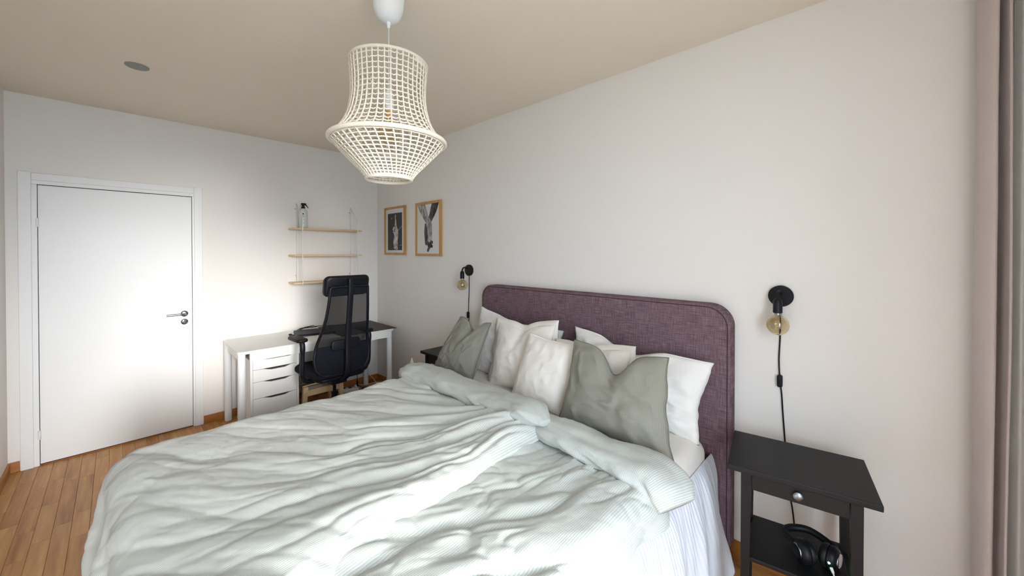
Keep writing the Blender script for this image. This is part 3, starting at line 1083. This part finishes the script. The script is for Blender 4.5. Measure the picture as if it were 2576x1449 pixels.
# ------------------------------------------------------------------ pendant lamp
LX, LY = 2.885, -1.397
pd = thing('pendant_lamp', 'crocheted cotton pendant lamp hanging from the ceiling', 'lamp', (LX, LY, RH))
obj('ceiling_cup', MB().lathe([(.064, RH), (.0655, RH - .03), (.0645, RH - .07), (.060, RH - .10), (.051, RH - .125), (.038, RH - .142), (.018, RH - .150), (.010, RH - .151), (.0095, RH - .155), (.0055, RH - .176), (.003, RH - .177)], (LX, LY, 0), 40), 'white_plastic', pd, True, angle=60)
obj('cord', MB().tube([(LX, LY, RH - .17), (LX, LY, 2.33), (LX, LY, 2.20)], .003, 8), 'white_plastic', pd, True)
ZT, ZM, ZB = 2.345, 2.02, 1.862
PROF_U = [(.157, ZT), (.153, 2.30), (.150, 2.25), (.150, 2.20), (.157, 2.15), (.172, 2.10), (.198, 2.055), (.234, ZM)]
PROF_L = [(.234, ZM), (.205, 1.988), (.172, 1.953), (.138, 1.918), (.110, 1.888), (.092, ZB)]
upper = spline(PROF_U, 18)
lower = spline(PROF_L, 15)
net = MB()
NC = 42
rng = random.Random(3)
ringp = list(upper[1:-1]) + list(lower[1:-1])
for i, (r, z) in enumerate(ringp):
    pts = []
    for k in range(NC * 2):
        a = 2 * PI * k / (NC * 2)
        sag = -.0045 * (k % 2) + rng.uniform(-.0012, .0012)
        if i >= len(upper) - 2:
            sag *= .3
        rr = r + rng.uniform(-.0008, .0008)
        pts.append((LX + rr * math.cos(a), LY + rr * math.sin(a), z + sag))
    net.tube(pts, .0033, 5, closed=True)
for k in range(NC):
    for prof, tw in ((upper, .0), (lower, .018)):
        pts = []
        for j, (r, z) in enumerate(prof):
            a = 2 * PI * k / NC + tw * j + rng.uniform(-.003, .003)
            pts.append((LX + (r + .0012) * math.cos(a), LY + (r + .0012) * math.sin(a), z))
        net.tube(pts, .0032, 6)
shd = obj('shade_net', net, 'crochet', pd, True)
shd['kind'] = 'stuff'


def hoop(nm, r, z, t, par):
    pts = [(LX + r * math.cos(2 * PI * k / 72), LY + r * math.sin(2 * PI * k / 72), z) for k in range(72)]
    return obj(nm, MB().tube(pts, t, 10, closed=True), 'crochet', par, True)


hoop('top_hoop', .157, ZT, .0065, pd)
hoop('middle_hoop', .234, ZM, .0095, pd)
hoop('bottom_hoop', .092, ZB, .0065, pd)
bandA = np.array([[(LX + (.1575) * math.cos(a), LY + .1575 * math.sin(a), z) for a in np.linspace(0.2, 1.35, 20)] for z in (ZT, ZT - .012, ZT - .022)])
obj('top_band', MB().grid(bandA, bandA[..., :2]), 'crochet', pd, True, fix=False)
sp = MB()
obj('socket', MB().lathe([(.008, 2.24), (.018, 2.225), (.020, 2.19), (.020, 2.155), (.016, 2.15)], (LX, LY, 0), 24), 'white_plastic', pd, True, angle=50)
obj('bulb_cap', MB().lathe([(.013, 2.152), (.0135, 2.128), (.012, 2.125)], (LX, LY, 0), 20), 'filament', pd, True, angle=50)
_pp = [(.0125, 2.126), (.014, 2.115)] + [(.047 * math.sin(a), 2.052 + .047 * math.cos(a)) for a in np.linspace(.38, PI - .02, 18)]
pb = obj('bulb', MB().lathe(_pp + [(max(p_[0] - .0012, .0004), p_[1] + (.0012 if p_[1] < 2.052 else 0)) for p_ in reversed(_pp)], (LX, LY, 0), 32, closed=True), 'amber', pd, True)
obj('filament', MB().tube([(LX + .014 * math.cos(k * .3), LY + .014 * math.sin(k * .3), 2.08 - .05 * k / 59) for k in range(60)], .0012, 5), 'filament', pb, True)
for k in range(3):
    a = 2 * PI * k / 3 + .4
    obj('spoke', MB().tube([(LX + .02 * math.cos(a), LY + .02 * math.sin(a), 2.20), (LX + .155 * math.cos(a), LY + .155 * math.sin(a), ZT - .004)], .0018, 6), 'white_metal', pd, True)

cd = tag(obj('ceiling_plate', MB().lathe([(.055, RH), (.055, RH - .004), (.050, RH - .0075), (.02, RH - .008)], (1.152, -2.107, 0), 40), 'grey_metal', None, True, angle=40),
         'round grey cover plate on the ceiling above the door side', 'cover plate')

# ------------------------------------------------------------------ wall shelf and spray bottle
ws = thing('wall_shelf', 'three-tier birch wall shelf on thin white wire brackets', 'shelf', (0, -.625, 1.24))
for z in (1.795, 1.522, 1.243):
    obj('shelf_board', MB().box(.004, .195, -.972, -.28, z - .016, z, .002), 'birch', ws)
for y in (-.895, -.33):
    obj('wire_bracket', MB().tube([(.006, y, 1.22), (.006, y, 2.05), (.008, y, 2.055), (.19, y, 1.90), (.2, y, 1.89), (.2, y, 1.222), (.19, y, 1.22), (.006, y, 1.22)], .0042, 8), 'white_metal', ws, True)
    for z in (2.0, 1.305):
        obj('screw', MB().lathe([(.0055, 0), (.0055, .003), (.002, .004)], (.001, y - .008, z), 10, 'x'), 'steel', ws)
by, bx = -.858, .10
sb = thing('spray_bottle', 'clear spray bottle with a black trigger standing on the top shelf', 'bottle', (bx, by, 1.795))
bo = obj('bottle_body', MB().lathe([(.036, 1.797), (.040, 1.801), (.041, 1.82), (.041, 1.95), (.039, 1.968), (.030, 1.985), (.016, 1.996), (.014, 2.003)], (bx, by, 0), 32), 'bottle', sb, True, angle=50)


def on_bottle(y0, y1, z0, z1):
    A = []
    for z in (z0, z1):
        A.append([(bx + .0415 * math.cos(a), by + .0415 * math.sin(a), z) for a in np.linspace(y0, y1, 6)])
    return MB().grid(np.array(A))


a0 = math.radians(-18)
obj('label_mark', on_bottle(a0 - .13, a0 + .13, 1.935, 1.948), 'rubber_black', bo, fix=False)
for z, hw in ((1.918, .42), (1.908, .15), (1.885, .18), (1.876, .3), (1.855, .22), (1.845, .36)):
    obj('label_line', on_bottle(a0 - hw, a0 + hw, z, z + .0028), 'ink_dark', bo, fix=False)
tg = obj('spray_head', MB().lathe([(.017, 1.999), (.0175, 2.018), (.012, 2.022), (.011, 2.035)], (bx, by, 0), 20).add(*[(lambda q: (q.v, q.f))(MB().box(bx - .010, bx + .010, by - .02, by + .028, 2.034, 2.056, .006))][0]), 'black_plastic', sb, True, angle=40)
obj('trigger', MB().tube(spline([(bx, by + .018, 2.042), (bx, by + .034, 2.03), (bx, by + .048, 2.008)], 10), [.006] * 5 + [.004] * 5, 8), 'black_plastic', tg, True)

# ------------------------------------------------------------------ desk with drawer unit
DZ = .735
dk = thing('desk', 'long white desk with rounded corners and round legs along the wall', 'desk', (.35, -.83, 0))
top = rrect(.03, .665, -1.525, -.135, .045, 8)
obj('desk_top', MB().prism(top, lambda a, b: (a, b, DZ - .022), lambda a, b: (a, b, DZ)), 'desk_white', dk, True, angle=40)
for nm, a, b, c, d in (('apron_front', .62, .645, -1.44, -.20), ('apron_back', .05, .07, -1.46, -.2), ('apron_side', .09, .6, -1.50, -1.482), ('apron_side', .09, .6, -.17, -.152)):
    obj(nm, MB().box(a, b, c, d, DZ - .092, DZ - .022, .001), 'desk_white', dk)
for x in (.075, .625):
    for y in (-1.494, -.185):
        obj('leg', MB().lathe([(.026, 0), (.028, .01), (.028, DZ - .022)], (x, y, 0), 24), 'white_metal', dk, True, angle=40)
dm = tag(obj('desk_mat', MB().box(.045, .672, -.70, -.12, DZ + .0005, DZ + .004, .001), 'dark_top'), 'dark brown sheet covering the right end of the white desk', 'desk mat')

du = thing('drawer_unit', 'white four-drawer unit with cut-out grips under the desk', 'drawer unit', (.36, -1.245, 0))
y0, y1, xf = -1.428, -1.055, .592
body = MB().box(.08, xf - .02, y0, y0 + .018, .0, .635).box(.08, xf - .02, y1 - .018, y1, .0, .635)
obj('side_panel', MB().box(.08, xf, y0, y0 + .018, .0, .635, .001), 'desk_white', du)
obj('side_panel', MB().box(.08, xf, y1 - .018, y1, .0, .635, .001), 'desk_white', du)
obj('back_panel', MB().box(.08, .09, y0 + .018, y1 - .018, .0, .635), 'desk_white', du)
obj('top_panel', MB().box(.09, xf - .03, y0 + .018, y1 - .018, .617, .635), 'desk_white', du)
obj('plinth', MB().box(xf - .06, xf - .045, y0 + .018, y1 - .018, .0, .02), 'desk_white', du)
zs = [.633, .549, .444, .303, .022]
for k in range(4):
    zt, zb = zs[k], zs[k + 1]
    yc = (y0 + y1) / 2 + .02
    hw = .115
    ya, yb = y0 + .0195, y1 - .0195
    # front panel with the cut-out grip at its top edge
    poly = [(ya, zb + .0015), (yb, zb + .0015), (yb, zt - .0015), (yc + hw, zt - .0015), (yc + hw * .72, zt - .010), (yc + hw * .5, zt - .018 if k else zt - .008), (yc - hw * .45, zt - .018 if k else zt - .008), (yc - hw * .72, zt - .010 if k else zt - .005), (yc - hw, zt - .0015), (ya, zt - .0015)]
    d = obj('drawer', MB().prism(poly, lambda a, b: (xf - .018, a, b), lambda a, b: (xf, a, b)), 'desk_white', du)
    obj('drawer_box', MB().box(.12, xf - .03, ya + .02, yb - .02, zb + .02, zt - .035), 'shade_grey', d)
    obj('grip_shadow_panel', MB().box(xf - .03, xf - .026, ya + .005, yb - .005, zb + .01, zt - .003), 'shade_grey', d)  # added dark sheet whose colour stands in for shade in the grip

# low bench under the desk
bn = thing('bench', 'low pale wooden bench pushed under the desk', 'bench', (.45, -.83, 0))
obj('seat_board', MB().box(.30, .58, -1.02, -.665, .305, .325, .003), 'birch', bn)
obj('seat_pad', MB().box(.36, .585, -1.015, -.70, .272, .300, .004), 'bench_seat', bn)
obj('front_rail', MB().box(.578, .60, -1.01, -.672, .215, .272, .002), 'birch', bn)
obj('back_rail', MB().box(.28, .30, -1.01, -.672, .215, .30, .002), 'birch', bn)
for sx, xx in ((-1, .295), (1, .588)):
    for yy, sy in ((-1.0, -1), (-.685, 1)):
        obj('leg', MB().add([(xx - .016, yy - .018 + sy * .02, 0), (xx + .016, yy - .018 + sy * .02, 0), (xx + .016, yy + .018 + sy * .02, 0), (xx - .016, yy + .018 + sy * .02, 0),
                             (xx - .018, yy - .02, .304), (xx + .018, yy - .02, .304), (xx + .018, yy + .02, .304), (xx - .018, yy + .02, .304)],
                            [(3, 2, 1, 0), (4, 5, 6, 7), (0, 1, 5, 4), (1, 2, 6, 5), (2, 3, 7, 6), (3, 0, 4, 7)]), 'birch', bn)

# laptop with tangled lead
lp = thing('laptop', 'closed black laptop lying on the white desk', 'laptop', (.30, -.82, DZ), math.radians(-14), local=True)
obj('laptop_base', MB().box(-.13, .13, -.18, .18, .001, .013, .004), 'black_plastic', lp)
obj('laptop_lid', MB().box(-.129, .129, -.179, .179, .0135, .021, .003), 'black_metal', lp)
cb = thing('power_lead', 'black lead lying in loops beside the laptop', 'cable', (.2, -.95, DZ))
pts = [(.36, -1.01, DZ + .004), (.27, -.99, DZ + .004), (.19, -.96, DZ + .01), (.14, -.88, DZ + .028), (.11, -.80, DZ + .034), (.13, -.74, DZ + .032), (.17, -.80, DZ + .036), (.12, -.86, DZ + .033), (.09, -.78, DZ + .03), (.12, -.70, DZ + .03), (.10, -.62, DZ + .02), (.09, -.5, DZ + .008)]
obj('wire', MB().tube(spline(pts, 90), .0028, 6), 'rubber_black', cb, True)
obj('wire_loop', MB().tube(spline([(.16, -.97, DZ + .005), (.12, -.90, DZ + .03), (.14, -.82, DZ + .045), (.10, -.76, DZ + .04), (.08, -.84, DZ + .03), (.12, -.92, DZ + .022), (.17, -.86, DZ + .04)], 60), .0026, 6), 'rubber_black', cb, True)
obj('plug', MB().box(.30, .335, -1.035, -1.005, DZ + .001, DZ + .016, .004).box(.335, .36, -1.03, -1.01, DZ + .002, DZ + .010, .002), 'black_plastic', cb)
obj('plug', MB().box(.24, .27, -1.04, -1.012, DZ + .001, DZ + .016, .004), 'black_plastic', cb)

# power strip and adapter on the floor
ps = thing('power_strip', 'white power strip on the floor under the desk', 'power strip', (.15, -.45, 0), math.radians(62), local=True)
obj('strip_body', cushion(rrect(-.14, .14, -.027, .027, .02, 6), lambda u, w, d: (u, w, d), .042, .008, 3), 'white_plastic', ps, True, angle=50)
for x in (-.085, -.02, .045):
    obj('outlet', MB().lathe([(.019, .0425), (.019, .0435), (.017, .0432), (.016, .0415)], (x, 0, 0), 20), 'shade_grey', ps)
obj('white_plug', MB().lathe([(.017, .043), (.019, .06), (.015, .068), (.006, .07)], (.105, 0, 0), 20), 'white_plastic', ps, True, angle=40)
obj('black_plug', MB().lathe([(.017, .044), (.019, .058), (.015, .066), (.006, .068)], (-.085, 0, 0), 20), 'rubber_black', ps, True, angle=40)
pa = thing('power_adapter', 'black power adapter lying on the floor under the desk', 'adapter', (.27, -.235, 0), math.radians(-25), local=True)
obj('adapter_case', MB().box(-.035, .035, -.075, .075, .001, .034, .008), 'black_plastic', pa, True, angle=40)
obj('adapter_label', MB().box(-.02, .02, -.045, .03, .034, .0345), 'shade_grey', pa)
c1 = thing('adapter_cable', 'black cable dropping from the desk to the adapter', 'cable', (.2, -.3, 0))
obj('wire', MB().tube(spline([(.22, -.35, .60), (.215, -.345, .3), (.22, -.35, .10), (.23, -.33, .015), (.25, -.30, .010)], 40), .0032, 6), 'rubber_black', c1, True)
obj('inline_plug', MB().lathe([(.005, .055), (.009, .065), (.009, .11), (.005, .12)], (.219, -.349, 0), 12), 'rubber_black', c1, True)
c2 = thing('strip_cable', 'black cable leading from the power strip towards the bed', 'cable', (.3, -.6, 0))
obj('wire', MB().tube(spline([(.11, -.525, .068), (.15, -.54, .05), (.24, -.55, .012), (.4, -.53, .005), (.62, -.50, .005), (.9, -.52, .005)], 50), .0032, 6), 'rubber_black', c2, True)
c3 = thing('white_cables', 'thin white cables looping over the floor in the corner', 'cable', (.15, -.2, 0))
obj('wire', MB().tube(spline([(.20, -.33, .07), (.16, -.25, .03), (.12, -.17, .012), (.2, -.07, .03), (.30, -.06, .01), (.42, -.10, .006)], 60), .003, 6), 'white_plastic', c3, True)
obj('wire', MB().tube(spline([(.03, -.14, .30), (.03, -.13, .12), (.10, -.10, .05), (.2, -.10, .012), (.34, -.09, .006)], 50), .0026, 6), 'white_plastic', c3, True)
obj('wire', MB().tube(spline([(.12, -.42, .02), (.25, -.33, .006), (.32, -.40, .005), (.36, -.50, .005), (.30, -.60, .005)], 50), .0024, 6), 'white_plastic', c3, True)

# ------------------------------------------------------------------ office chair (local frame: back = +x, faces -x)
CX, CY = .86, -.845
ch = thing('office_chair', 'black high-backed office chair with mesh back and headrest', 'chair', (CX, CY, 0), math.radians(3), local=True)


def back_x(z, y, w=.25):
    lean = .20 + .10 * sstep(.55, 1.3, z) - .03 * np.exp(-((z - .78) / .12) ** 2)
    return float(lean - .35 * y * y * (1.5 - 1.0 * sstep(.6, 1.2, z)))


def half_w(z):
    return float(np.interp(z, [.505, .57, .66, .75, .85, 1.0, 1.15, 1.26], [.185, .235, .246, .232, .21, .186, .172, .166]))


def back_panel(z0, z1, k0, k1, nz=24, ny=22, off=0.0, th=.0):
    A = np.zeros((nz, ny, 3))
    for i, z in enumerate(np.linspace(z0, z1, nz)):
        for j, t in enumerate(np.linspace(k0, k1, ny)):
            y = t * half_w(z)
            A[i, j] = (back_x(z, y) + off, y, z)
    if not th:
        return MB().grid(A)
    B = A.copy()
    B[..., 0] -= th
    mb = MB().grid(A).grid(B)
    n, c = nz * ny, ny
    rim = [(0, j) for j in range(ny)] + [(i, ny - 1) for i in range(1, nz)] + [(nz - 1, j) for j in range(ny - 2, -1, -1)] + [(i, 0) for i in range(nz - 2, 0, -1)]
    ids = [i * c + j for i, j in rim]
    for a, b in zip(ids, ids[1:] + ids[:1]):
        mb.f.append((a, b, b + n, a + n))
    return mb


obj('back_mesh', back_panel(.745, 1.215, -.93, .93, 30, 24), 'chair_mesh', ch, True, fix=False)
obj('back_fabric', back_panel(.505, .75, -1, 1, 16, 24, .004, .02), 'chair_fabric', ch, True, angle=60)
obj('back_top_panel', back_panel(1.19, 1.262, -1, 1, 8, 20, .006, .02), 'chair_fabric', ch, True, angle=60)
rimp = []
for s in (-1, 1):
    zz = np.linspace(.52, 1.25, 40)
    if s > 0:
        zz = zz[::-1]
    for z in zz:
        y = s * half_w(z) * .975
        rimp.append((back_x(z, y) + .002, y, z))
    if s < 0:
        for t in np.linspace(-.9, .9, 12):
            y = t * half_w(1.255)
            rimp.append((back_x(1.255, y) + .002, y, 1.255 + .008 * (1 - t * t)))
for t in np.linspace(.9, -.9, 12):
    y = t * half_w(.52)
    rimp.append((back_x(.51, y) + .002, y, .512 - .01 * (1 - t * t)))
obj('back_frame', MB().tube(rimp, .0125, 8, closed=True), 'black_plastic', ch, True)
hpoly = rrect(-.195, .195, 1.178, 1.352, .045, 6)
obj('headrest', cushion(hpoly, lambda u, w, d: (.245 - d + .03 * (w - 1.18) / .17 - .55 * u * u + .03, u, w), .062, .024, 5), 'black_leather', ch, True, angle=60)
# spine post
sppath = [(.02, .0, .452), (.12, .0, .448), (.20, .0, .462), (.252, .0, .52), (.262, .0, .62), (.262, 0, .78), (.285, .0, 1.0), (.312, .0, 1.2), (.318, .0, 1.325)]
SPn = spline(sppath, 60)
sp_ = MB()
wv = np.interp(np.linspace(0, 1, 60), [0, .3, .5, 1], [.032, .030, .024, .0225])
A = np.zeros((60, 12, 3))
T = np.gradient(SPn, axis=0)
for i in range(60):
    t = Vector(T[i]).normalized()
    nrm = Vector((t.z, 0, -t.x))
    for k in range(12):
        a = 2 * PI * k / 12 + PI / 12
        cu, cv = math.cos(a), math.sin(a)
        cu, cv = math.copysign(abs(cu) ** .5, cu), math.copysign(abs(cv) ** .5, cv)
        A[i, k] = SPn[i] + np.array([0, 1, 0]) * wv[i] * cu + np.array(nrm) * .014 * cv
sp_.grid(A, None, True)
sp_.f.append(tuple(reversed(range(12))))
sp_.f.append(tuple(59 * 12 + k for k in range(12)))
obj('spine_post', sp_, 'black_plastic', ch, True, angle=60)
obj('lumbar_pad', cushion(rrect(-.125, .125, .715, .805, .03, 6), lambda u, w, d: (.205 + d - .2 * u * u + .012, u, w), .022, .008, 3), 'black_plastic', ch, True, angle=50)
seat = rrect(-.30, .20, -.25, .25, .09, 8)
obj('seat', cushion(seat, lambda u, w, d: (u, w,   .478 + d - .3 * w * w * .3), .06, .025, 5), 'chair_fabric', ch, True, angle=60)
obj('seat_shell', cushion(rrect(-.26, .19, -.215, .215, .08, 6), lambda u, w, d: (u, w, .452 + d), .028, .01, 3), 'black_plastic', ch, True, angle=60)
obj('tilt_mechanism', MB().box(-.10, .10, -.07, .07, .385, .437, .01), 'black_plastic', ch)
obj('tilt_lever', MB().tube([(-.02, -.06, .415), (-.02, -.27, .412)], .006, 8), 'black_plastic', ch, True)
obj('gas_lift', MB().lathe([(.014, .29), (.014, .387)], (0, 0, 0), 20).lathe([(.026, .08), (.026, .292)], (0, 0, 0), 20), 'black_metal', ch, True, angle=40)
for s in (-1, 1):
    yy = s * .295
    ar = obj('armrest', MB().tube(spline([(.04, s * .19, .452), (.05, s * .255, .46), (.06, s * .288, .50), (.065, yy, .56), (.07, yy, .68), (.075, yy, .76), (.06, yy, .802)], 30), [.017] * 12 + [.018] * 10 + [.021] * 8, 10), 'black_plastic', ch, True)
    obj('arm_pad', cushion(rrect(-.145, .095, yy - .045, yy + .045, .032, 6), lambda u, w, d: (u, w, .80 + d), .028, .01, 3), 'rubber_black', ar, True, angle=50)
hub = obj('base_hub', MB().lathe([(.045, .062), (.045, .10), (.03, .115)], (0, 0, 0), 24), 'black_plastic', ch, True, angle=40)
for k in range(5):
    a = 2 * PI * k / 5 + .3
    c, s = math.cos(a), math.sin(a)
    obj('base_arm', MB().tube([(.03 * c, .03 * s, .09), (.17 * c, .17 * s, .085), (.31 * c, .31 * s, .072)], [.024, .02, .014], 10), 'black_plastic', ch, True)
    w = MB()
    for o_ in (-.013, .013):
        w.tube([(.30 * c - s * (o_ - .008), .30 * s + c * (o_ - .008), .029), (.30 * c - s * (o_ + .008), .30 * s + c * (o_ + .008), .029)], .028, 16)
    obj('caster', w.tube([(.30 * c, .30 * s, .03), (.30 * c, .30 * s, .072)], .006, 8), 'rubber_black', ch, True, angle=40)

# ------------------------------------------------------------------ curtain by the window
rail = thing('curtain_rail', 'white curtain rail along the ceiling at the window side', 'curtain rail', (4.68, -1.4, RH))
obj('track', MB().box(4.665, 4.70, RY + .03, -.03, RH - .018, RH - .0005, .002), 'white_metal', rail)


def curtain(path, amp, n, z0, z1, seed, flare):
    P = spline(path, n)
    rows = []
    zz = np.linspace(z1, z0, 60)
    s = np.r_[0, np.cumsum(np.linalg.norm(np.diff(P, axis=0), axis=1))]
    c = P.mean(0)
    for z in zz:
        t = (z1 - z) / (z1 - z0)
        Q = c + (P - c) * (1 + flare * t)
        Q = Q + amp * np.stack([fbm(s * 12 + t * .8, s * 0 + t * 2, seed), fbm(s * 12 + 7, s * 0 + t * 2, seed + 3)], -1)
        rows.append(np.column_stack([Q, np.full(n, z)]))
    A = np.array(rows)
    uv = np.stack(np.broadcast_arrays(s[None, :], zz[:, None]), -1)
    mb = MB().grid(A, uv)
    return mb


cu = obj('curtain', curtain([(4.648, -.06), (4.640, -.10), (4.655, -.145), (4.672, -.155), (4.676, -.11), (4.684, -.085), (4.694, -.13), (4.700, -.15), (4.704, -.11), (4.700, -.07)], .012, 110, .02, RH - .018, 4, .16), 'curtain', None, True, fix=False)
tag(cu, 'dusty pink curtain gathered beside the right edge of the back wall', 'curtain')
md = cu.modifiers.new('thickness', 'SOLIDIFY')
md.thickness = .0025
sh = obj('sheer_curtain', curtain([(4.728, -.035), (4.742, -.075), (4.76, -.04), (4.78, -.075), (4.80, -.04), (4.83, -.075)], .012, 80, .02, RH - .018, 14, .05), 'sheer', None, True, fix=False)
tag(sh, 'pale grey sheer curtain at the far right edge', 'curtain')
md = sh.modifiers.new('thickness', 'SOLIDIFY')
md.thickness = .002
